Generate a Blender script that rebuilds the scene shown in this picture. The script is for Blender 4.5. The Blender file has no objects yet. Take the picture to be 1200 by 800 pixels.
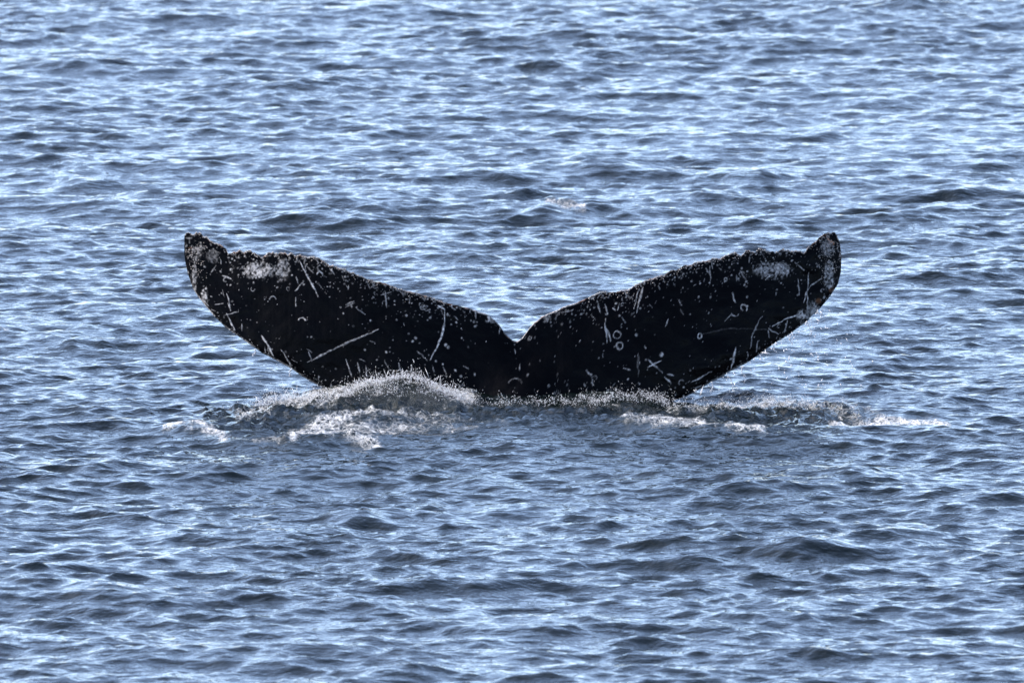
import bpy, math, random
import numpy as np

rng = np.random.default_rng(7)
random.seed(7)
sc = bpy.context.scene
R = math.radians

# ------------------------------------------------------------------ camera
CAM_H = 10.6                # deck height of the boat, metres
DIST = 110.0                 # metres to the whale
PIX = 0.00583 / 110.5        # radians per photo pixel (1200 px wide)
PITCH = math.atan(CAM_H / DIST) - 65 * PIX
cam = bpy.data.cameras.new('camera')
cam_o = bpy.data.objects.new('camera', cam)
sc.collection.objects.link(cam_o)
cam_o.location = (0, 0, CAM_H)
cam_o.rotation_euler = (R(90) - PITCH, 0, 0)
cam.sensor_width = 36
cam.lens = 18 / (600 * PIX)
cam.clip_start = 0.5
cam.clip_end = 20000
cam.dof.use_dof = True
cam.dof.focus_distance = 110.5
cam.dof.aperture_fstop = 8.0
sc.camera = cam_o

# ------------------------------------------------------------------ sky, sun, exposure
SUN_EL = R(38)
SUN_AZ = R(78)              # to the left of the viewing direction (+Y)
w = bpy.data.worlds.new('World')
sc.world = w
w.use_nodes = True
nt = w.node_tree
sky = nt.nodes.new('ShaderNodeTexSky')
sky.sky_type = 'NISHITA'
sky.sun_disc = False
sky.sun_elevation = SUN_EL
sky.sun_rotation = -SUN_AZ
sky.altitude = 0
sky.air_density = 0.5
sky.dust_density = 1.4
sky.ozone_density = 0.2
bg = nt.nodes['Background']
bg.inputs['Strength'].default_value = 0.15
tint = nt.nodes.new('ShaderNodeMix'); tint.data_type = 'RGBA'; tint.blend_type = 'MULTIPLY'
tint.inputs[0].default_value = 1.0
tint.inputs[7].default_value = (0.978, 0.996, 0.978, 1)       # daylight white balance, the same all over the sky
nt.links.new(sky.outputs[0], tint.inputs[6])
nt.links.new(tint.outputs[2], bg.inputs[0])
sd = np.array([-math.sin(SUN_AZ) * math.cos(SUN_EL), math.cos(SUN_AZ) * math.cos(SUN_EL), math.sin(SUN_EL)])
sun = bpy.data.lights.new('sun', 'SUN')
sun.energy = 2.0
sun.angle = R(0.5)
sun.color = (1.0, 0.96, 0.92)
sun_o = bpy.data.objects.new('sun', sun)
sc.collection.objects.link(sun_o)
from mathutils import Vector
sun_o.rotation_euler = Vector(sd).to_track_quat('Z', 'Y').to_euler()
sc.view_settings.view_transform = 'Standard'
sc.view_settings.look = 'None'
sc.view_settings.exposure = 1.95
sc.view_settings.gamma = 1.0

# ------------------------------------------------------------------ helpers
CP, SP = math.cos(PITCH), math.sin(PITCH)
FWD = np.array([0, CP, -SP]); UP = np.array([0, SP, CP]); RIGHT = np.array([1., 0, 0])

def ray(px, py):
    px = np.asarray(px, float); py = np.asarray(py, float)
    a = (px - 600) * PIX; b = -(py - 400) * PIX
    return a[..., None] * RIGHT + b[..., None] * UP + FWD

def at_depth(px, py, y):
    """world point seen at photo pixel (px, py) whose world Y is y"""
    d = ray(px, py)
    t = np.asarray(y, float) / d[..., 1]
    p = d * t[..., None]
    p[..., 2] += CAM_H
    return p

def at_ground(px, py, z=0.0):
    d = ray(px, py)
    t = (z - CAM_H) / d[..., 2]
    p = d * t[..., None]
    p[..., 2] += CAM_H
    return p

def to_px(X, Y, Z):
    v0, v1, v2 = X, Y, Z - CAM_H
    f = v1 * CP - v2 * SP
    u = v1 * SP + v2 * CP
    return 600 + v0 / f / PIX, 400 - u / f / PIX

def smooth(e0, e1, x):
    t = np.clip((x - e0) / (e1 - e0), 0, 1)
    return t * t * (3 - 2 * t)

def vnoise(x, y, seed):
    """cheap 2-D value noise"""
    xi = np.floor(x).astype(np.int64); yi = np.floor(y).astype(np.int64)
    fx = x - xi; fy = y - yi
    fx = fx * fx * (3 - 2 * fx); fy = fy * fy * (3 - 2 * fy)
    def hsh(a, b):
        n = (a * 374761393 + b * 668265263 + seed * 144665) & 0x7fffffff
        n = ((n ^ (n >> 13)) * 1274126177) & 0x7fffffff
        return ((n ^ (n >> 16)) & 0xffff) / 65535.0
    return (hsh(xi, yi) * (1 - fx) + hsh(xi + 1, yi) * fx) * (1 - fy) + (hsh(xi, yi + 1) * (1 - fx) + hsh(xi + 1, yi + 1) * fx) * fy

def seg_dist(px, py, a, b):
    ax, ay = a; bx, by = b
    dx, dy = bx - ax, by - ay
    L2 = dx * dx + dy * dy + 1e-9
    t = np.clip(((px - ax) * dx + (py - ay) * dy) / L2, 0, 1)
    return np.hypot(px - ax - t * dx, py - ay - t * dy), t

def mesh_from(name, co, quads=None, tris=None, smooth_shade=True):
    me = bpy.data.meshes.new(name)
    co = np.asarray(co, np.float32)
    me.vertices.add(len(co))
    me.vertices.foreach_set('co', co.ravel())
    idx, starts, n = [], [], 0
    if quads is not None:
        idx.append(quads.ravel()); starts.append(np.arange(len(quads)) * 4); n = len(quads) * 4
    if tris is not None:
        idx.append(tris.ravel()); starts.append(n + np.arange(len(tris)) * 3)
    idx = np.concatenate(idx).astype(np.int32); starts = np.concatenate(starts).astype(np.int32)
    me.loops.add(len(idx))
    me.loops.foreach_set('vertex_index', idx)
    me.polygons.add(len(starts))
    me.polygons.foreach_set('loop_start', starts)
    me.update(calc_edges=True)
    if smooth_shade:
        me.polygons.foreach_set('use_smooth', np.ones(len(starts), bool))
    return me

def attr(me, name, vals):
    a = me.attributes.new(name, 'FLOAT', 'POINT')
    a.data.foreach_set('value', np.asarray(vals, np.float32).ravel())

def link(name, me, mat, parent=None, label=None, cat=None, kind=None):
    o = bpy.data.objects.new(name, me)
    sc.collection.objects.link(o)
    me.materials.append(mat)
    if parent: o.parent = parent
    if label: o['label'] = label
    if cat: o['category'] = cat
    if kind: o['kind'] = kind
    return o

def grid_quads(nr, nc, off=0, flip=False):
    i = np.arange(nr - 1)[:, None] * nc + np.arange(nc - 1)[None, :] + off
    q = np.stack([i, i + 1, i + nc + 1, i + nc], -1).reshape(-1, 4)
    return q[:, ::-1] if flip else q

class NT:
    def __init__(s, name):
        s.m = bpy.data.materials.new(name); s.m.use_nodes = True
        s.t = s.m.node_tree; s.b = s.t.nodes['Principled BSDF']; s.out = s.t.nodes['Material Output']
    def n(s, typ, **kw):
        nd = s.t.nodes.new(typ)
        for k, v in kw.items(): setattr(nd, k, v)
        return nd
    def l(s, a, b): s.t.links.new(a, b)
    def val(s, sock, v):
        if hasattr(v, 'links') or isinstance(v, bpy.types.NodeSocket): s.l(v, sock)
        else: sock.default_value = v
    def math(s, op, a, b=0.0, clamp=False):
        nd = s.n('ShaderNodeMath', operation=op, use_clamp=clamp)
        s.val(nd.inputs[0], a); s.val(nd.inputs[1], b)
        return nd.outputs[0]
    def noise(s, vec, scale, detail=3, rough=0.5, dist=0.0):
        nd = s.n('ShaderNodeTexNoise')
        s.l(vec, nd.inputs['Vector'])
        nd.inputs['Scale'].default_value = scale; nd.inputs['Detail'].default_value = detail
        nd.inputs['Roughness'].default_value = rough; nd.inputs['Distortion'].default_value = dist
        return nd.outputs[0]
    def ramp(s, fac, lo, hi):
        nd = s.n('ShaderNodeMapRange', interpolation_type='SMOOTHSTEP')
        s.val(nd.inputs[0], fac); s.val(nd.inputs[1], lo); s.val(nd.inputs[2], hi)
        return nd.outputs[0]
    def scaled(s, vec, sc_):
        nd = s.n('ShaderNodeMapping'); s.l(vec, nd.inputs[0]); nd.inputs['Scale'].default_value = sc_
        return nd.outputs[0]
    def att(s, name): return s.n('ShaderNodeAttribute', attribute_name=name).outputs['Fac']
    def mixc(s, fac, a, b):
        nd = s.n('ShaderNodeMix', data_type='RGBA')
        s.val(nd.inputs[0], fac)
        for sk, v in ((nd.inputs[6], a), (nd.inputs[7], b)):
            if isinstance(v, tuple): sk.default_value = (*v, 1)
            else: s.l(v, sk)
        return nd.outputs[2]

# ------------------------------------------------------------------ materials
def water_mat():
    k = NT('sea_water'); b = k.b
    P = k.n('ShaderNodeTexCoord').outputs['Object']
    foam_a = k.att('foam'); churn = k.att('churn')
    # small wind ripples, stronger in gusty patches
    gust = k.math('ADD', 0.8, k.math('MULTIPLY', k.ramp(k.noise(P, 0.55, 2), 0.35, 0.65), 0.3))
    r1 = k.noise(k.scaled(P, (1.0, 1.25, 1.0)), 7.0, 3, 0.55, 0.3)
    r2 = k.noise(P, 26.0, 2, 0.5, 0.2)
    hgt = k.math('ADD', k.math('MULTIPLY', r1, 0.020), k.math('MULTIPLY', r2, 0.0035))
    fn = k.noise(k.scaled(P, (1.0, 0.36, 1.0)), 17.0, 6, 0.72, 0.9)
    fine = k.noise(P, 55.0, 3, 0.6)
    thr = k.math('SUBTRACT', 0.70, k.math('MULTIPLY', foam_a, 0.36))
    fmask = k.ramp(k.math('ADD', k.math('MULTIPLY', fn, 0.8), k.math('MULTIPLY', fine, 0.2)), thr, k.math('ADD', thr, 0.18))
    fmask = k.math('MULTIPLY', fmask, k.ramp(foam_a, 0.02, 0.2), True)
    vo = k.n('ShaderNodeTexVoronoi', feature='DISTANCE_TO_EDGE')
    dv = k.n('ShaderNodeVectorMath', operation='ADD'); wob = k.n('ShaderNodeTexNoise'); k.l(P, wob.inputs[0]); wob.inputs['Scale'].default_value = 9.0
    wv = k.n('ShaderNodeVectorMath', operation='SCALE'); k.l(wob.outputs[1], wv.inputs[0]); wv.inputs['Scale'].default_value = 0.16
    k.l(k.scaled(P, (1.0, 0.35, 1.0)), dv.inputs[0]); k.l(wv.outputs[0], dv.inputs[1]); k.l(dv.outputs[0], vo.inputs['Vector'])
    vo.inputs['Scale'].default_value = 16.0
    lace = k.math('MULTIPLY', k.math('SUBTRACT', 1.0, k.ramp(vo.outputs['Distance'], 0.02, 0.16)), k.ramp(k.math('ADD', foam_a, k.math('MULTIPLY', fn, 0.6)), 0.65, 1.15))
    fmask = k.math('MULTIPLY', fmask, k.math('ADD', 0.35, k.math('MULTIPLY', k.ramp(k.noise(k.scaled(P, (1.0, .4, 1.0)), 34.0, 4, .65), .36, .6), .65)))
    fmask = k.math('MAXIMUM', fmask, k.math('MULTIPLY', lace, 0.5))
    hgt = k.math('ADD', k.math('MULTIPLY', hgt, gust), k.math('MULTIPLY', fmask, k.math('MULTIPLY', k.noise(P, 40.0, 4), 0.02)))
    hgt = k.math('ADD', hgt, k.math('MULTIPLY', churn, k.math('MULTIPLY', k.noise(P, 18.0, 4, 0.6), 0.035)))
    # beyond the finely meshed water the waves are carried by relief and gloss
    cz = k.att('coarse')
    wv_ = k.math('ADD', k.math('MULTIPLY', k.noise(k.scaled(P, (0.8, 1.2, 1.0)), 1.1, 2, 0.5, 0.4), 0.60), k.math('MULTIPLY', k.noise(P, 3.6, 3, 0.6, 0.4), 0.24))
    hgt = k.math('ADD', hgt, k.math('MULTIPLY', wv_, cz))
    bump = k.n('ShaderNodeBump'); bump.inputs['Strength'].default_value = 1.0; bump.inputs['Distance'].default_value = 1.0
    k.l(hgt, bump.inputs['Height'])
    k.l(bump.outputs[0], b.inputs['Normal'])
    aer = k.math('MULTIPLY', k.ramp(foam_a, 0.1, 1.0), k.math('MULTIPLY', k.ramp(fn, 0.3, 0.7), 0.9))
    body = k.mixc(aer, (0.0013, 0.0032, 0.0030), (0.055, 0.068, 0.07))
    col = k.mixc(fmask, body, (0.74, 0.73, 0.73))
    k.l(col, b.inputs['Base Color'])
    k.l(k.math('ADD', k.math('ADD', 0.02, k.math('MULTIPLY', cz, 0.16)), k.math('MULTIPLY', fmask, 0.5)), b.inputs['Roughness'])
    b.inputs['IOR'].default_value = 1.333
    return k.m

def skin_mat():
    k = NT('whale_skin'); b = k.b
    P = k.n('ShaderNodeTexCoord').outputs['Object']
    scar = k.att('scar'); rust = k.att('rust')
    mott = k.noise(P, 5.0, 4, 0.6)
    base = k.mixc(mott, (0.0006, 0.0006, 0.001), (0.0018, 0.0018, 0.0026))
    wear = k.noise(P, 60.0, 3, 0.6)
    pale = k.mixc(k.ramp(wear, .35, .65), (0.22, 0.21, 0.21), (0.70, 0.67, 0.66))
    col = k.mixc(scar, base, pale)
    col = k.mixc(rust, col, (0.36, 0.16, 0.075))
    k.l(col, b.inputs['Base Color'])
    k.l(k.math('ADD', k.math('ADD', 0.12, k.math('MULTIPLY', k.ramp(k.noise(P, 3.0, 4), .35, .65), .25)), k.math('MULTIPLY', scar, 0.3)), b.inputs['Roughness'])
    b.inputs['Specular IOR Level'].default_value = 0.04
    bump = k.n('ShaderNodeBump'); bump.inputs['Strength'].default_value = 0.6; bump.inputs['Distance'].default_value = 1.0
    h = k.math('ADD', k.math('MULTIPLY', k.noise(P, 22.0, 4), 0.008), k.math('MULTIPLY', scar, 0.003))
    k.l(h, bump.inputs['Height']); k.l(bump.outputs[0], b.inputs['Normal'])
    return k.m

def simple_mat(name, col, rough, spec=0.5, transl=None):
    k = NT(name); b = k.b
    P = k.n('ShaderNodeTexCoord').outputs['Object']
    v = k.noise(P, 30.0, 3)
    k.l(k.mixc(v, tuple(c * 0.75 for c in col), col), b.inputs['Base Color'])
    b.inputs['Roughness'].default_value = rough
    b.inputs['Specular IOR Level'].default_value = spec
    if transl:
        tr = k.n('ShaderNodeBsdfTranslucent'); tr.inputs[0].default_value = (*col, 1)
        mx = k.n('ShaderNodeMixShader'); mx.inputs[0].default_value = transl
        k.l(b.outputs[0], mx.inputs[1]); k.l(tr.outputs[0], mx.inputs[2]); k.l(mx.outputs[0], k.out.inputs[0])
    return k.m

M_WATER = water_mat()
M_SKIN = skin_mat()
M_DROP = simple_mat('spray_water', (0.86, 0.86, 0.88), 0.2, 0.5, 0.45)
M_BARN = simple_mat('barnacle_shell', (0.42, 0.37, 0.34), 0.7, 0.3)

# ------------------------------------------------------------------ water: spectral wind sea
def sea_tile(N, L, seed, slopes=(0.000, 0.005, 0.016, 0.032, 0.052, 0.080, 0.118, 0.134, 0.065)):
    g = np.random.default_rng(seed)
    f = np.fft.fftfreq(N, d=L / N) * 2 * math.pi
    KX, KY = np.meshgrid(f, f)                       # [iy, ix]
    K = np.hypot(KX, KY); K[0, 0] = 1
    lam = 2 * math.pi / K
    # rms slope wanted in every octave of wavelength (metres)
    oct_l = np.log2(np.array([16, 8, 4, 2, 1, 0.5, 0.25, 0.125, 0.06]))[::-1]
    oct_s = np.array(slopes)[::-1]
    s = np.interp(np.log2(lam), oct_l, oct_s, left=0, right=0)
    dens = s ** 2 / K ** 4                           # height variance per mode (slope var = k^2 h^2, area ~ k^2)
    th = np.arctan2(KY, KX)
    d0 = R(-72)                                      # waves run towards the camera and a little to the right
    c = np.cos(th - d0)
    D = np.where(c > 0, c ** 2, 0) * 1.5 + np.where(np.cos(th - R(-118)) > 0, np.cos(th - R(-118)) ** 4, 0) * 0.7 + 0.14
    amp = np.sqrt(dens * D); amp[0, 0] = 0
    h = amp * (g.standard_normal((N, N)) + 1j * g.standard_normal((N, N)))
    # normalise total slope
    hs = np.real(np.fft.ifft2(h))
    sl = math.sqrt(np.mean(np.real(np.fft.ifft2(1j * KX * h)) ** 2 + np.real(np.fft.ifft2(1j * KY * h)) ** 2))
    tgt = math.sqrt(np.sum(oct_s ** 2)) * 1.0
    q = tgt / sl
    dx = np.real(np.fft.ifft2(-1j * KX / K * h)) * q
    dy = np.real(np.fft.ifft2(-1j * KY / K * h)) * q
    return hs * q, dx, dy

N_T, L_T = 2048, 56.0
H_T, DX_T, DY_T = sea_tile(N_T, L_T, 11)
STEP = L_T / N_T

def grow(start, step, end, near=1.055, far=1.15):
    out, x = [], start
    while x < end:
        step *= near if step < 0.3 else far; x += step; out.append(x)
    return np.array(out)

xs_f = np.arange(-5.4, 5.4, STEP)
xs = np.concatenate([-grow(-xs_f[0], STEP, 6000)[::-1], xs_f, grow(xs_f[-1], STEP, 6000)])
ys1 = np.arange(89, 103, 0.042); ys2 = np.arange(ys1[-1] + 0.030, 112, 0.030); ys3 = np.arange(ys2[-1] + 0.045, 125, 0.045); ys4 = np.arange(ys3[-1] + 0.06, 153, 0.06)
ys_f = np.concatenate([ys1, ys2, ys3, ys4])
ys = np.concatenate([ys_f[0] - grow(0, 0.042, 6000)[::-1], ys_f, ys_f[-1] + grow(0, 0.06, 9000)])
GX, GY = np.meshgrid(xs, ys)
sx = np.gradient(xs); sy = np.gradient(ys)
att_s = np.minimum(1, 0.2 / np.maximum(np.maximum(sx[None, :], sy[:, None]), 0.2))

def sample(T, X, Y):
    u = (X / STEP) % N_T; v = (Y / STEP) % N_T
    i = np.floor(u).astype(int); j = np.floor(v).astype(int)
    fu = u - i; fv = v - j; i2 = (i + 1) % N_T; j2 = (j + 1) % N_T; i %= N_T; j %= N_T
    return (T[j, i] * (1 - fu) + T[j, i2] * fu) * (1 - fv) + (T[j2, i] * (1 - fu) + T[j2, i2] * fu) * fv

Hh = sample(H_T, GX, GY) * att_s
Dx = sample(DX_T, GX, GY) * att_s
Dy = sample(DY_T, GX, GY) * att_s
CHOP = 1.0
env = 0.72 + 0.56 * (.65 * vnoise(GX * .45 + 9, GY * .16, 5) + .35 * vnoise(GX * 1.1, GY * .4, 6))   # wave groups and gusts
Hh *= env; Dx *= env; Dy *= env
# chop added in front of the diving tail to break up its dark reflection
T2 = sea_tile(1024, 28.0, 23, (0, 0, 0, 0.02, 0.06, 0.10, 0.10, 0.06, 0.0))
rough = np.exp(-((np.abs(GX) / 2.1) ** 4)) * smooth(DIST - 5, DIST - 3, GY) * (1 - smooth(DIST, DIST + .5, GY)) * 0.5
def sample2(T):
    return np.tile(T, (2, 2))
Hh += rough * sample(sample2(T2[0]), GX, GY); Dx += rough * sample(sample2(T2[1]), GX, GY); Dy += rough * sample(sample2(T2[2]), GX, GY)
PXg, PYg = to_px(GX, GY, np.zeros_like(GX))      # where each still-water point lies in the photo
near = (PXg > -300) & (PXg < 1500) & (PYg > -200) & (PYg < 1000) & (GY > 20)

# larger single waves that can be told apart in the photo: (px, py, half width px, height m, depth sigma m)
BIG = [(722, 204, 62, .085, .22), (92, 220, 36, .07, .2), (690, 326, 40, .055, .16), (950, 650, 60, .08, .17),
       (640, 250, 30, .06, .16), (120, 702, 46, .07, .16), (420, 612, 42, .06, .15), (880, 574, 90, .05, .16),
       (300, 440, 36, .05, .15), (1120, 226, 60, .06, .2), (560, 565, 34, .05, .12), (1060, 8, 34, .1, .3),
       (380, 256, 40, .06, .2), (600, 525, 60, .035, .12), (560, 690, 70, .05, .16), (1000, 556, 50, .05, .13),
       (820, 660, 40, .04, .13), (480, 790, 50, .06, .16), (90, 80, 60, .07, .3), (1080, 760, 80, .04, .2)]
for (bx, by, bw, bh, bs) in BIG:
    c = at_ground(bx, by); s_x = bw * PIX * c[1] * 0.62
    ddx = (GX - c[0]) / s_x
    ddy = (GY - c[1] - 0.25 * (GX - c[0]) * math.sin(bx) * 0.6) / bs
    ddy = np.where(ddy < 0, ddy * 1.0, ddy * 0.5)
    Hh += .85 * bh * np.exp(-0.5 * (ddx ** 2 + ddy ** 2))

# water heaped up against the flukes
HUMPS = [(-0.78, -.30, .27, .24, .105), (-0.55, -.4, .36, .3, .03), (-1.35, -.4, .28, .25, .025), (0.86, -.30, .18, .16, .05),
         (1.55, -.9, .45, .25, .02), (-1.0, -1.6, .22, .2, .045), (2.5, -1.3, .30, .18, .035), (-2.0, -2.3, .3, .2, .035)]
for (hx, hy, s_x, s_y, hh) in HUMPS:
    ddy = (GY - DIST - hy) / s_y
    Hh += hh * np.exp(-0.5 * (((GX - hx) / s_x) ** 2 + ddy ** 2))

# foam and churned water: strokes in photo pixels, laid on the water
wx = PXg + (vnoise(GX * 3, GY * 1.5, 3) - .5) * 22
wy = PYg + (vnoise(GX * 3.4, GY * 1.6, 4) - .5) * 9
FOAM = [  # polyline, half-width x-scaled px, strength
    ([(192, 505), (230, 500), (262, 514)], 5, .85), ([(215, 508), (330, 519)], 4, .55),
    ([(285, 490), (330, 478), (400, 470)], 9, .7), ([(340, 520), (370, 497), (432, 486)], 5, .8),
    ([(345, 505), (395, 512), (440, 520)], 8, .8), ([(360, 500), (450, 500), (540, 492)], 6, .65),
    ([(430, 490), (520, 486), (590, 494)], 8, .65), ([(395, 466), (470, 462), (560, 470)], 8, .75), ([(400, 476), (480, 474), (560, 478)], 6, .4),
    ([(520, 500), (560, 502)], 5, .6), ([(540, 478), (640, 476), (780, 475)], 5, .4),
    ([(690, 468), (780, 466)], 4, .45), ([(735, 490), (800, 500), (870, 504)], 7, .72),
    ([(820, 498), (850, 506), (900, 506)], 5, .85), ([(790, 480), (900, 474), (1000, 485)], 7, .62),
    ([(880, 470), (980, 470), (1040, 490)], 4, .55), ([(985, 499), (1030, 493), (1100, 497)], 7, .95),
    ([(640, 240), (660, 243), (690, 243)], 2.6, .72), ([(145, 690), (152, 689)], 2.5, .6),
    ([(640, 462), (690, 466)], 4, .5), ([(300, 530), (420, 540)], 3, .3), ([(840, 555), (890, 545)], 3, .3),
    ([(0, 391), (10, 393)], 2.5, .6),
]
foam = np.zeros_like(GX)
for pts, hw, st in FOAM:
    d = np.full_like(GX, 1e9)
    for a, b in zip(pts[:-1], pts[1:]):
        d = np.minimum(d, seg_dist(wx, wy * 1.0, a, b)[0])
    foam = np.maximum(foam, st * np.exp(-(d / (hw * 1.25)) ** 2))
foam[~near] = 0
CH = [([(260, 492), (400, 482), (600, 484), (800, 482), (1000, 488)], 16, 1.0), ([(330, 515), (440, 512)], 10, .7)]
churn = np.zeros_like(GX)
for pts, hw, st in CH:
    d = np.full_like(GX, 1e9)
    for a, b in zip(pts[:-1], pts[1:]):
        d = np.minimum(d, seg_dist(wx, wy, a, b)[0])
    churn = np.maximum(churn, st * np.exp(-(d / hw) ** 2))
churn[~near] = 0
calm = 0.6 * np.exp(-(((GX - 0.1) / .6) ** 2 + ((GY - DIST + 1.6) / .5) ** 2))      # slick just in front of the tail stock
churn *= 1 - 0.75 * calm; foam *= 1 - .7 * calm
spk = 0
for i, (fr, a) in enumerate(((7, .5), (13, .35), (22, .2))):
    spk = spk + a * (1 - np.abs(2 * vnoise(GX * fr, GY * fr * .6, 20 + i) - 1)) ** 2
Hh -= .05 * np.exp(-(((GX - 1.15) / .35) ** 2 + ((GY - DIST + .25) / .55) ** 2))
Hh += churn * (spk - .45) * 0.085 + foam * 0.008

co = np.stack([GX - CHOP * Dx, GY - CHOP * Dy, Hh], -1).reshape(-1, 3)
me = mesh_from('water', co, quads=grid_quads(len(ys), len(xs)))
attr(me, 'foam', foam); attr(me, 'churn', churn); attr(me, 'coarse', 1 - att_s)
print('water quads', (len(xs) - 1) * (len(ys) - 1))
link('water', me, M_WATER, kind='structure')

# ------------------------------------------------------------------ whale: tail flukes and stock
TOP = [(216, 277.5), (218, 275), (221, 273), (226, 274), (231, 272.5), (237.5, 274), (242, 278), (246, 282.5), (252, 284), (259, 287.5), (265.5, 291),
       (267.5, 298), (271, 297), (275, 295), (278, 296), (281, 292.5), (286, 296), (294, 294), (300, 297.5), (306, 301), (310, 299), (314, 296), (320, 294.5),
       (327, 296), (335, 295.5), (342, 298), (350, 298), (362, 301), (368, 301), (375, 303.5), (380, 308), (384, 309), (392, 312), (400, 314), (409, 318),
       (417, 321), (427, 326), (437, 329), (450, 332), (462, 336), (477, 341), (487, 343), (500, 347), (510, 350), (520, 354), (540, 359), (550, 361), (560, 365), (572, 368.5),
       (580, 375), (586, 382), (592, 391), (600, 398), (606, 400), (612, 396), (619, 386), (625, 379), (635, 371), (643, 367), (652, 364), (660, 359.5),
       (675, 355), (682, 352), (693.5, 346.6), (700, 343.5), (707, 341.7), (721, 342.5), (728, 340), (735, 340), (740, 337), (746, 333), (756, 329), (765, 326), (779, 321.5),
       (785.5, 317), (796.5, 315), (802, 311), (807.5, 309.5), (821, 306), (828, 305), (835, 302), (840, 303), (846, 302.6), (850, 299), (854, 299.5), (862.5, 295.5), (869, 299),
       (875, 294), (884.5, 296), (888, 293), (893, 292.4), (898, 295), (904, 293.5), (910, 294.5), (917.5, 291.5), (922, 294), (928.5, 292.5), (936, 295), (942, 295.5), (945, 291),
       (948, 289), (956, 283), (960, 278), (964, 275), (970, 272), (974, 273), (978, 272.4), (981, 276), (983.4, 282), (985, 291), (986, 301)]
BOT = [(216, 299), (217, 306), (220, 320), (226, 337.5), (231, 346), (237.5, 355), (250, 370), (265, 384), (282.5, 396), (300, 409), (320, 420.5), (340, 431),
       (355, 441), (370, 450), (392, 461), (420, 474), (460, 492), (500, 512), (530, 535), (548, 570), (556, 640), (604, 665), (652, 640), (660, 570),
       (676, 535), (705, 512), (745, 490), (780, 473), (796.5, 467), (816, 458), (835, 447), (854, 436.5), (873.5, 426), (890, 414.5), (909, 401), (928.5, 389), (945, 377),
       (958.7, 363), (972.4, 348), (982, 333), (985.6, 317.7), (986, 305)]
TOP = np.array(TOP); BOT = np.array(BOT)
NC = 1000
e = np.linspace(0, 1, NC)
# columns: a little denser at both tips
cx = 216 + 770 * (e - 0.045 * np.sin(4 * math.pi * e) / (2 * math.pi) - 0.11 * np.sin(2 * math.pi * e) / (2 * math.pi) * 0)
cx = 216 + 770 * (0.8 * e + 0.2 * (1 - np.cos(math.pi * e)) / 2)
ytop = np.interp(cx, TOP[:, 0], TOP[:, 1])
ybot = np.interp(cx, BOT[:, 0], BOT[:, 1])
# ragged trailing edge
mid = np.clip(np.abs(cx - 604) / 385, 0, 1)
jag = (vnoise(cx / 4.5, cx * 0, 31) - .5) * 3.0 + (vnoise(cx / 2.0, cx * 0, 32) - .5) * 1.8
ytop = ytop + jag * smooth(.25, .7, mid) * .75 + jag * .18
ybot = ybot + (vnoise(cx / 7, cx * 0, 33) - .5) * 1.4
ytop = np.minimum(ytop, ybot - 1)
NF, NB = 189, 48
span = np.sqrt(np.clip(1 - (2 * e - 1) ** 2, 0, 1))              # closes the tips
chord = (ybot - ytop) * 0.00583
def airfoil(s):
    return 2.6 * (0.2969 * np.sqrt(s) - 0.126 * s - 0.3516 * s ** 2 + 0.2843 * s ** 3 - 0.1015 * s ** 4) + 0.012 * np.sin(math.pi * np.clip(s, 0, 1)) ** .5

def lobe_surface(v, side):
    """v: 0 leading edge (bottom) .. 1 trailing edge (top); side -1 front, +1 back"""
    V, C = np.meshgrid(v, cx, indexing='ij')
    PY = ybot[None, :] + (ytop - ybot)[None, :] * V
    X = (C - 604) * 0.00583
    Zr = (465 - PY) * 0.00583                                   # height over the water
    base = DIST + 0.20 * Zr + 0.07 * X ** 2 - 0.03 * np.abs(X)  # lean back, tips curl away
    base += 0.05 * np.sin(X * 2.1 + .4) * smooth(0.1, 1.2, Zr)
    th = airfoil(V) * np.minimum(chord, 1.1)[None, :] * 0.20 * np.clip(span, 0, 1)[None, :]
    # tail stock swelling below the notch
    dn = smooth(385, 560, PY)
    st = np.exp(-(X / (0.17 + 0.10 * dn)) ** 2) * dn
    th = th + 0.26 * st * np.clip(np.minimum(V, 1 - V) * 14, 0, 1)
    # gentle folds and lumps
    lump = (vnoise(C / 38, PY / 30, 41) - .5) * 0.022 + (vnoise(C / 11, PY / 9, 42) - .5) * 0.006
    edge = np.clip(np.minimum(V, 1 - V) * 10, 0, 1) * np.clip(span * 4, 0, 1)[None, :]
    th = th + lump * edge * (0.4 if side > 0 else 1)
    return C, PY, at_depth(C, PY, base + side * th)

vf = np.linspace(0, 1, NF)
vf = 0.75 * vf + 0.25 * (1 - np.cos(math.pi * vf)) / 2
vb = vf[::4].copy()
NB = len(vb)
Cf, Pf, cof = lobe_surface(vf, -1)
Cb, Pb, cob = lobe_surface(vb, +1)
# knobbly trailing edge: the last rows bulge
co_f = cof.reshape(-1, 3); co_b = cob[1:-1].reshape(-1, 3)
qf = grid_quads(NF, NC)
bi = np.zeros((NB, NC), int)
bi[0] = np.arange(NC); bi[-1] = (NF - 1) * NC + np.arange(NC)
bi[1:-1] = NF * NC + np.arange((NB - 2) * NC).reshape(NB - 2, NC)
qb = np.stack([bi[:-1, :-1], bi[1:, :-1], bi[1:, 1:], bi[:-1, 1:]], -1).reshape(-1, 4)

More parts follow.
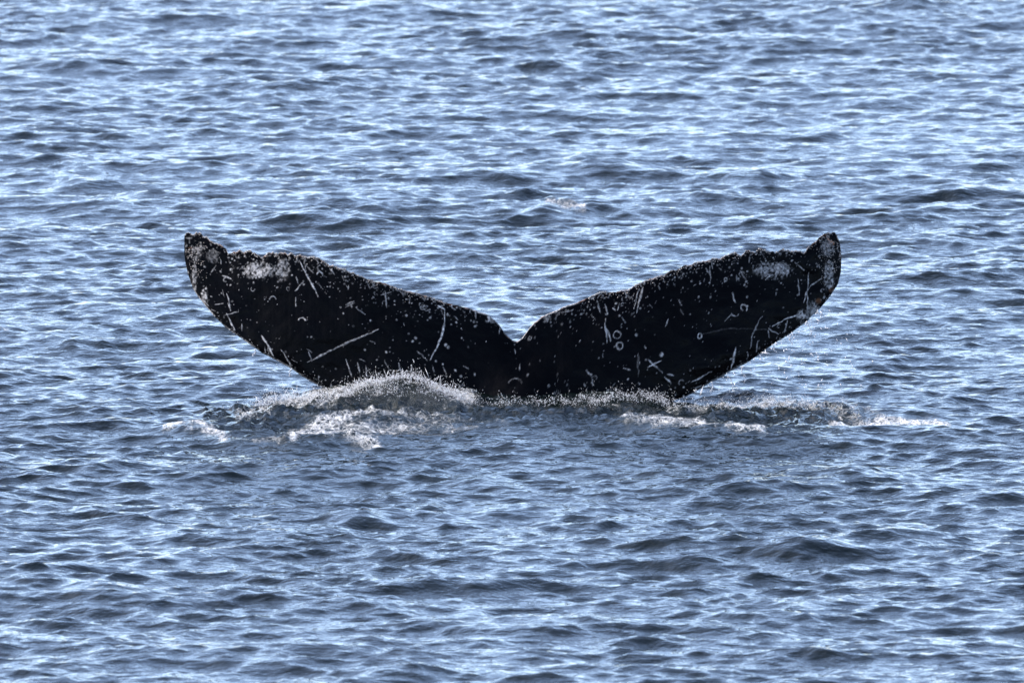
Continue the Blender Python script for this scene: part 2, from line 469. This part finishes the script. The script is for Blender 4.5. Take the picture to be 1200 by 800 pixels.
# --- pigment: scars, scratches, rings and specks on the underside of the flukes
scar = np.zeros_like(Cf); rust = np.zeros_like(Cf)
WXf = Cf + (vnoise(Cf / 5, Pf / 5, 51) - .5) * 1.6
WYf = Pf + (vnoise(Cf / 5, Pf / 5, 52) - .5) * 1.6
def box(x0, x1, y0, y1, pad=8):
    j0, j1 = np.searchsorted(cx, [x0 - pad, x1 + pad])
    return slice(max(j0, 0), max(j1, j0 + 1))
def stroke(pts, wd, val, taper=True):
    xs_ = [p[0] for p in pts]
    sl = box(min(xs_), max(xs_), 0, 0, 8 + wd)
    d = np.full(Cf[:, sl].shape, 1e9); n = len(pts) - 1; tt = np.zeros_like(d)
    for i, (a, b) in enumerate(zip(pts[:-1], pts[1:])):
        di, t = seg_dist(WXf[:, sl], WYf[:, sl], a, b)
        m = di < d
        d = np.where(m, di, d); tt = np.where(m, (i + t) / n, tt)
    ww = .82 * wd * (1 - 0.7 * np.abs(2 * tt - 1) ** 2 if taper else 1) * (.35 + 1.2 * vnoise(Cf[:, sl] / 6, Pf[:, sl] / 6, 58))
    brk = 0.3 + 0.6 * vnoise(Cf[:, sl] / 2.5, Pf[:, sl] / 2.5, 55) + .5 * vnoise(Cf[:, sl] / 9, Pf[:, sl] / 9, 56)
    m = val * brk * (1 - smooth(ww * .25, ww * .62 + .3, d))
    scar[:, sl] = np.maximum(scar[:, sl], m)
def ring(x, y, r, wd, val, a0=0, a1=360):
    n = 12
    stroke([(x + r * math.cos(R(a0 + (a1 - a0) * i / n)), y + r * math.sin(R(a0 + (a1 - a0) * i / n))) for i in range(n + 1)], wd, val, False)
def dot(x, y, r, val, tgt=None):
    tgt = scar if tgt is None else tgt
    sl = box(x - r, x + r, 0, 0, 3 + r)
    d = np.hypot(WXf[:, sl] - x, (WYf[:, sl] - y))
    tgt[:, sl] = np.maximum(tgt[:, sl], val * (.6 + .5 * vnoise(Cf[:, sl] / 1.4, Pf[:, sl] / 1.4, 57)) * (1 - smooth(r * .35, r * .8 + .3, d)))
def patch(x, y, rx, ry, val, seed, sc_=2.0, tgt=None):
    tgt = scar if tgt is None else tgt
    sl = box(x - rx, x + rx, 0, 0, rx)
    d = ((Cf[:, sl] - x) / rx) ** 2 + ((Pf[:, sl] - y) / ry) ** 2
    n = .6 * vnoise(Cf[:, sl] / sc_, Pf[:, sl] / (sc_ * 1.3), seed) + .4 * vnoise(Cf[:, sl] / (sc_ * .45), Pf[:, sl] / (sc_ * .5), seed + 1)
    tgt[:, sl] = np.maximum(tgt[:, sl], val * smooth(.36, .84, n + .30 * (1 - d) - .10) * smooth(1.25, .6, d))

for a in [  # left lobe
    ([(351, 305), (361, 325), (373, 348)], 1.5, .85), ([(355, 330), (346, 342)], 1.0, .6), ([(347, 349), (347, 359)], 1.5, .8),
    ([(266, 344), (269, 354), (270, 364)], 1.3, .7), ([(266, 367), (270, 377), (275, 387)], 1.8, .75), ([(252, 357), (262, 355)], 1, .6),
    ([(262, 370), (280, 365)], 1, .55), ([(307, 394), (314, 404), (321, 417)], 2.4, .75), ([(330, 409), (336, 420), (342, 431)], 1.3, .6),
    ([(360, 425), (380, 414), (410, 400), (444, 386)], 1.8, .55), ([(405, 420), (412, 442)], 1.5, .7), ([(429, 428), (429, 440)], 1.4, .6),
    ([(451, 341), (453, 360)], 1.3, .7), ([(447, 346), (458, 342)], .9, .6), ([(417, 360), (421, 364), (428, 369)], 1.2, .6), ([(260, 323), (271, 327)], 1.6, .6),
    ([(247, 320), (253, 311)], 1.5, .65), ([(405, 357), (415, 353)], 1.2, .45), ([(284, 379), (284, 388)], 1.5, .5), ([(362, 412), (365, 424)], 1.3, .6),
    ([(419, 425), (421, 436)], 1.2, .5), ([(372, 316), (377, 321)], 1.4, .6), ([(387, 315), (392, 322)], 1.2, .6), ([(360, 312), (368, 320)], 1.0, .5),
    ([(467, 425), (469, 436)], 1.4, .7), ([(450, 421), (456, 432)], 1.0, .45), ([(489, 411), (501, 422)], .8, .35),
    ([(521, 362), (521, 375), (519, 388), (514, 404), (504, 422)], 2.0, 1.0), ([(513, 358), (521, 362)], 1.6, .9), ([(415, 355), (404, 360)], .8, .4),
    # notch and right lobe
    ([(654, 367), (672, 363)], 1.0, .6), ([(652, 370), (656, 365)], 1.0, .6), ([(700, 352), (704, 367)], 1.4, .65), ([(709, 356), (713, 370)], 1.0, .5),
    ([(709, 373), (710, 385), (711, 401)], 1.6, .65), ([(711, 384), (716, 400)], 1.6, .65), ([(753, 337), (750, 350), (746, 366)], 2.4, .5), ([(749, 338), (743, 362)], 1.0, .5),
    ([(758, 431), (766, 426), (775, 422)], 1.2, .85), ([(759, 421), (767, 428), (777, 437)], 1.4, .85), ([(779, 441), (786, 449)], 2.2, .75), ([(782, 438), (790, 440)], 1.4, .6),
    ([(687, 434), (693, 440)], 2.0, .7), ([(695, 444), (695, 452)], 1.2, .5), ([(748, 414), (748, 441)], 2.2, .16), ([(731, 431), (738, 434)], 1.4, .6),
    ([(824, 392), (838, 388), (854, 385), (898, 386)], 1.8, .08), ([(893, 371), (886, 382), (881, 394), (879, 408)], 1.6, .55), ([(900, 384), (912, 392)], 1.8, .75),
    ([(905, 382), (918, 375), (934, 369), (941, 364)], 1.5, .8), ([(923, 376), (919, 388)], 1.2, .5), ([(858, 343), (862, 355)], 2.0, .6), ([(892, 311), (893, 327)], 1.0, .6),
    ([(897, 328), (903, 322)], 1.2, .6), ([(948, 320), (946, 342), (946, 364)], 1.3, .6), ([(963, 326), (952, 333), (945, 342), (942, 355)], 1.5, .65), ([(967, 309), (967, 326)], 1.3, .6),
    ([(862, 407), (860, 418), (857, 432)], 2.6, .6), ([(887, 400), (886, 413)], 1.2, .5), ([(810, 447), (822, 442), (834, 435)], 1.2, .65), ([(935, 327), (937, 346)], 1.2, .45),
    ([(849, 376), (856, 369)], 1.6, .5), ([(931, 307), (943, 317)], 1.2, .5), ([(867, 316), (874, 328)], 1.0, .5), ([(832, 312), (833, 330)], 1.0, .45), ([(814, 455), (822, 452)], 1.2, .6),
]: stroke(*a)
ring(320, 351, 3.5, 1.0, .75, 190, 350); ring(354, 376, 3.8, 1.1, .85, 190, 350); ring(723, 392, 4.6, 1.0, .75); ring(726.5, 405, 4.2, 1.2, .8)
ring(872, 361, 3.8, 1.3, .75, 120, 400); ring(861, 366, 4.2, 1.3, .75, 20, 160); ring(375, 322, 3, 1, .6, 180, 380); ring(898, 324, 3.5, .9, .55, 200, 380)
ring(820, 394, 2.6, 1.6, .75); ring(604, 452, 9, .9, .25, 205, 335)
for x, y, r, v in [(746, 392, 2.2, .8), (775, 415, 3.6, .75), (713, 458, 3.0, .8), (522, 404, 3.0, .55), (525, 407, 2.2, .6), (511, 423, 1.8, .6), (476, 370, 2.2, .85), (434, 376, 1.5, .8),
                   (428, 410, 1.6, .7), (557, 382, 2.2, .6), (540, 441, 2.5, .55), (556, 439, 1.8, .6), (641, 374, 2.6, .7), (643, 452, 2.2, .6), (694, 448, 2.0, .6), (487, 396, 2.4, .5), (483, 400, 2, .5)]:
    dot(x, y, r, v)
for a in [(303, 317, 21, 11, .62, 61), (331, 316, 10, 14, .45, 63), (906, 317, 24, 11, .5, 65), (917, 315, 9, 8, .65, 67), (972, 325, 7, 20, .6, 69), (576, 374, 8, 5, .7, 71), (228, 325, 3, 20, .5, 73),
          (240, 348, 4, 14, .6, 75), (230, 293, 9, 14, .3, 77), (970, 290, 9, 12, .35, 79), (952, 364, 9, 12, .5, 81), (250, 300, 9, 9, .2, 83), (940, 370, 8, 8, .6, 85), (640, 373, 6, 5, .5, 87)]:
    patch(*a)
for a in [(223, 282, 7, 9, .95, 91), (976, 280, 7, 8, .95, 93), (959, 353, 4, 4, .2, 95), (975, 339, 4, 5, .22, 97), (224, 278, 5, 4, .5, 99), (972, 276, 6, 4, .5, 100)]:
    patch(*a, 2.2, rust)
# random specks: thick along the trailing edge, thinning out to the middle
top_of = lambda x: np.interp(x, cx, ytop); bot_of = lambda x: np.interp(x, cx, ybot)
for i in range(2100):
    x = rng.uniform(219, 984); t0, b0 = top_of(x), min(bot_of(x), 470)
    far = abs(x - 604) / 385
    r_ = rng.random()
    if r_ < .66: y = t0 + rng.exponential(10 + 14 * far)
    elif r_ < .86: y = b0 - rng.exponential(12)
    else: y = rng.uniform(t0, b0)
    if y < t0 or y > b0: continue
    if abs(x - 604) < 45 and rng.random() < .75: continue
    big = rng.random() ** 4
    if rng.random() < .06:
        a = rng.normal(R(75), .5); ln = rng.uniform(3, 9)
        stroke([(x, y), (x + ln * math.cos(a), y + ln * math.sin(a))], rng.uniform(.6, 1.1), rng.uniform(.3, .65))
    elif rng.random() < .022: ring(x, y, rng.uniform(1.8, 3.2), .8, rng.uniform(.3, .6), rng.uniform(0, 180), rng.uniform(220, 400))
    else: dot(x, y, .3 + 1.6 * big, rng.uniform(.12, .75))
# pale broken line along both edges
d_top = (Pf - ytop[None, :]); d_bot = (ybot[None, :] - Pf)
edge_n = vnoise(Cf / 2.2, Pf / 1.6, 110); edge_n2 = vnoise(Cf / 16, Pf * 0, 111)
scar = np.maximum(scar, .62 * (1 - smooth(.6, 2.0, d_top)) * smooth(.25, .7, edge_n * .5 + edge_n2 * .6))
lead = smooth(.35, .85, np.abs(Cf - 604) / 385)
scar = np.maximum(scar, .55 * (1 - smooth(.8, 2.6, d_bot)) * smooth(.35, .7, edge_n * .5 + edge_n2 * .6) * lead)
rust = np.maximum(rust, .35 * (1 - smooth(.5, 2.2, d_top)) * smooth(.5, .8, vnoise(Cf / 6, Pf / 3, 112)))
sc_b = np.zeros((NB - 2, NC)); 
sc_b = .5 * smooth(.8, .95, vnoise(Cb[1:-1] / 3, Pb[1:-1] / 3, 120))
me = mesh_from('whale', np.concatenate([co_f, co_b]), quads=np.concatenate([qf, qb]))
attr(me, 'scar', np.clip(np.concatenate([scar.ravel(), sc_b.ravel()]), 0, 1)); attr(me, 'rust', np.concatenate([rust.ravel(), np.zeros(sc_b.size)]))
whale = link('whale', me, M_SKIN, label='black humpback whale tail with white scars and scratches rising from the splashing water', cat='whale')

# ------------------------------------------------------------------ small solids: drops and barnacles
OCT = np.array([(1, 0, 0), (-1, 0, 0), (0, 1, 0), (0, -1, 0), (0, 0, 1), (0, 0, -1)], float)
OCT_F = np.array([(0, 2, 4), (2, 1, 4), (1, 3, 4), (3, 0, 4), (2, 0, 5), (1, 2, 5), (3, 1, 5), (0, 3, 5)])
def drops_mesh(name, P, r, vel=None, stretch=1.0):
    """P (n,3), r (n,), vel (n,3) unit directions, stretch (n,)"""
    n = len(P)
    if vel is None: vel = rng.normal(size=(n, 3))
    vel = vel / np.linalg.norm(vel, axis=1, keepdims=True)
    hlp = np.where(np.abs(vel[:, :1]) < .8, np.array([[1., 0, 0]]), np.array([[0, 1., 0]]))
    a = np.cross(vel, hlp); a /= np.linalg.norm(a, axis=1, keepdims=True); b = np.cross(vel, a)
    sz = (np.ones(n) * stretch)[:, None, None]
    o = OCT[None] * rng.uniform(.75, 1.25, (n, 6, 1))
    V = P[:, None] + r[:, None, None] * (o[..., :1] * a[:, None] + o[..., 1:2] * b[:, None] + o[..., 2:] * vel[:, None] * sz)
    F = (np.arange(n)[:, None, None] * 6 + OCT_F[None]).reshape(-1, 3)
    return mesh_from(name, V.reshape(-1, 3), tris=F)

def along(pts, t):
    pts = np.array(pts, float)
    s = np.concatenate([[0], np.cumsum(np.hypot(*np.diff(pts, axis=0).T))]); s /= s[-1]
    return np.interp(t, s, pts[:, 0]), np.interp(t, s, pts[:, 1])

def spray(n, pts, up, down, y0, ysd, rmin, rmax, clump=None, seed=0):
    """n drops about a crest line given in photo pixels: thrown `up` px above it, falling `down` px below"""
    t = rng.random(n * 2)
    x, y = along(pts, t)
    cl = vnoise(x / 6.0, y * 0 + seed, 200 + seed) * .6 + vnoise(x / 2.5, y * 0, 300 + seed) * .4
    cl = cl * (.45 + .75 * vnoise(x / 38, y * 0, 400 + seed))
    keep = rng.random(n * 2) < smooth(.12, .6, cl) + .08
    x, y, cl = x[keep][:n], y[keep][:n], cl[keep][:n]
    m = len(x)
    # two drops in three hang together in short strings thrown off the crest
    ns = max(4, m // 16); own = rng.integers(0, ns, m); q = rng.random(m)
    sx_, sy_ = along(pts, rng.random(ns)); ln = rng.exponential(1, ns) * up * 2.2 + 1
    sx_ = sx_ + rng.normal(0, 1.5, ns); sy_ = sy_ + rng.normal(0, 1, ns) * down * .6 + (vnoise(sx_ / 15, sx_ * 0, 500 + seed) - .5) * 9
    an = rng.normal(R(-90), 1.0, ns); instr = rng.random(m) < .6
    qx = sx_[own] + np.cos(an[own]) * ln[own] * q + rng.normal(0, .25, m)
    qy = sy_[own] + np.sin(an[own]) * ln[own] * q + ln[own] * .5 * q * q + rng.normal(0, .25, m)
    y = y + (vnoise(x / 15, y * 0, 500 + seed) - .5) * 9 + (vnoise(x / 5, y * 0, 600 + seed) - .5) * 4
    up = up * (.25 + 1.7 * vnoise(x / 9, y * 0, 700 + seed) ** 1.5)
    h = np.where(rng.random(m) < .45, -rng.exponential(1, m) * up * (.3 + 1.4 * cl ** 2), rng.exponential(1, m) * down)
    x = x + rng.normal(0, 2.0, m) + h * .15 * np.sin(x / 23)
    yy = np.where(instr, qy, y + h); x = np.where(instr, qx, x)
    dep = y0 + np.where(instr, rng.normal(0, ysd, ns)[own], rng.normal(0, ysd, m))
    P = at_depth(x, yy, dep)
    r = rmin + (rmax - rmin) * rng.random(m) ** 5
    v = np.stack([rng.normal(0, .5, m), rng.normal(0, .3, m), np.abs(rng.normal(1, .5, m))], -1)
    return P, r, v, np.where(instr, rng.uniform(1, 3, m), rng.uniform(1, 2, m))

def cat(parts): return [np.concatenate(z) for z in zip(*parts)]
LEFT_SPRAY = [spray(10000, [(392, 467), (420, 455), (450, 446), (480, 443), (505, 449), (528, 460), (548, 471)], 5, 5, DIST - 0.45, .07, .0005, .0030, seed=1),
        spray(6000, [(395, 470), (440, 462), (500, 462), (560, 474)], 5, 8, DIST - 0.55, .08, .00045, .0025, seed=2),
        spray(9000, [(288, 486), (310, 474), (335, 466), (365, 464), (392, 466)], 6, 7, DIST - 0.60, .1, .00045, .0025, seed=3),
        spray(5000, [(240, 492), (290, 488), (345, 487)], 5, 5, DIST - 0.80, .1, .00045, .0025, seed=4)]
def streaks(n, pts, y0, ln):
    x, y = along(pts, rng.random(n)); a = rng.normal(R(-90), .8, n)
    L = rng.exponential(1, n) * ln + 1.5
    P = at_depth(x + np.cos(a) * L, y + np.sin(a) * L * .8, y0 + rng.normal(0, .08, n))
    r = rng.uniform(.0010, .0022, n)
    return P, r, np.stack([np.cos(a), rng.normal(0, .2, n), -np.sin(a)], -1), L * .0029 / r
LEFT_SPRAY += [streaks(420, [(395, 466), (420, 454), (450, 446), (480, 443), (505, 449), (528, 460), (548, 471)], DIST - .45, 3.2),
               streaks(160, [(288, 486), (310, 474), (335, 467), (365, 465), (392, 467)], DIST - .5, 3.0)]
P, r, v, s = cat(LEFT_SPRAY)
link('spray', drops_mesh('spray', P, r, v, s), M_DROP, label='white curtain of spray heaped against the base of the left fluke', cat='spray', kind='stuff')
RIGHT_SPRAY = [spray(4500, [(545, 474), (600, 474), (650, 472), (700, 468)], 4, 4, DIST - 0.50, .06, .00045, .0025, seed=5),
         spray(5000, [(690, 468), (730, 463), (770, 466), (785, 473)], 4, 5, DIST - 0.50, .06, .00045, .0025, seed=6),
         spray(9000, [(780, 480), (830, 474), (880, 472), (940, 474), (990, 482), (1040, 491)], 4.5, 6, DIST - 0.70, .1, .00045, .00255, seed=7)]
P, r, v, s = cat(RIGHT_SPRAY)
link('spray', drops_mesh('spray', P, r, v, s), M_DROP, label='low band of spray churned up along the water under the right fluke', cat='spray', kind='stuff')
n = 260
x = np.concatenate([rng.normal(962, 26, 150), rng.uniform(820, 960, 110)])
ylead = np.interp(x, BOT[:, 0], BOT[:, 1], right=380)
y = np.concatenate([rng.normal(412, 26, 150), (ylead[150:] + rng.exponential(14, 110))])
y = np.maximum(y, ylead + 2)
# thin runs of water leaving the lower edges
for (rx, ry, ln, dxr) in [(853, 438, 20, 8), (835, 448, 16, -2), (868, 430, 12, 4), (905, 404, 10, 5), (946, 377, 16, 6), (925, 392, 12, 3), (958, 364, 9, 6), (815, 459, 9, 2),
                          (300, 409, 8, -3), (341, 432, 9, -2)]:
    q = np.sort(rng.random(46)) ** 1.4
    x = np.concatenate([x, rx + dxr * q + 1.0 * np.sin(q * 7 + rx) + rng.normal(0, .25 + .3 * q, 46)]); y = np.concatenate([y, ry + ln * q + rng.normal(0, .3, 46)])
n = len(x)
P = at_depth(x, y, DIST - 0.1 + rng.normal(0, .15, n) * (np.arange(n) < 260)); P[:, 2] = np.maximum(P[:, 2], .05)
r = np.where(np.arange(n) < 260, .0022 + .004 * rng.random(n) ** 3, .0013 + .0016 * rng.random(n))
v = np.stack([rng.normal(.3, .6, n), rng.normal(0, .2, n), rng.normal(-1, .4, n)], -1)
st = np.where(rng.random(n) < .15, rng.uniform(4, 8, n), rng.uniform(1, 2.5, n))
link('water_drop', drops_mesh('water_drop', P, r, v, st), M_DROP, label='loose water drops falling from the right fluke tip and its lower edge', cat='water drops', kind='stuff')

# barnacle crust on the tips and trailing edge
bx = np.concatenate([rng.normal(226, 7, 260), rng.normal(974, 7, 260), rng.uniform(240, 520, 330), rng.uniform(690, 965, 360)])
bx = np.clip(bx, 217.5, 984.5)
k_ = np.clip(np.searchsorted(cx, bx), 0, NC - 1)
vv = 1 - np.abs(np.concatenate([rng.uniform(0, .8, 520) ** 1.5, rng.exponential(.012, 690)]))
ii = np.clip(np.searchsorted(vf, np.clip(vv, 0, 1)), 0, NF - 1)
P = cof[ii, k_]
r = .0022 + .0035 * rng.random(len(P)) ** 2
link('barnacle_crust', drops_mesh('barnacle_crust', P, r, None, .8), M_BARN, parent=whale, kind='stuff')
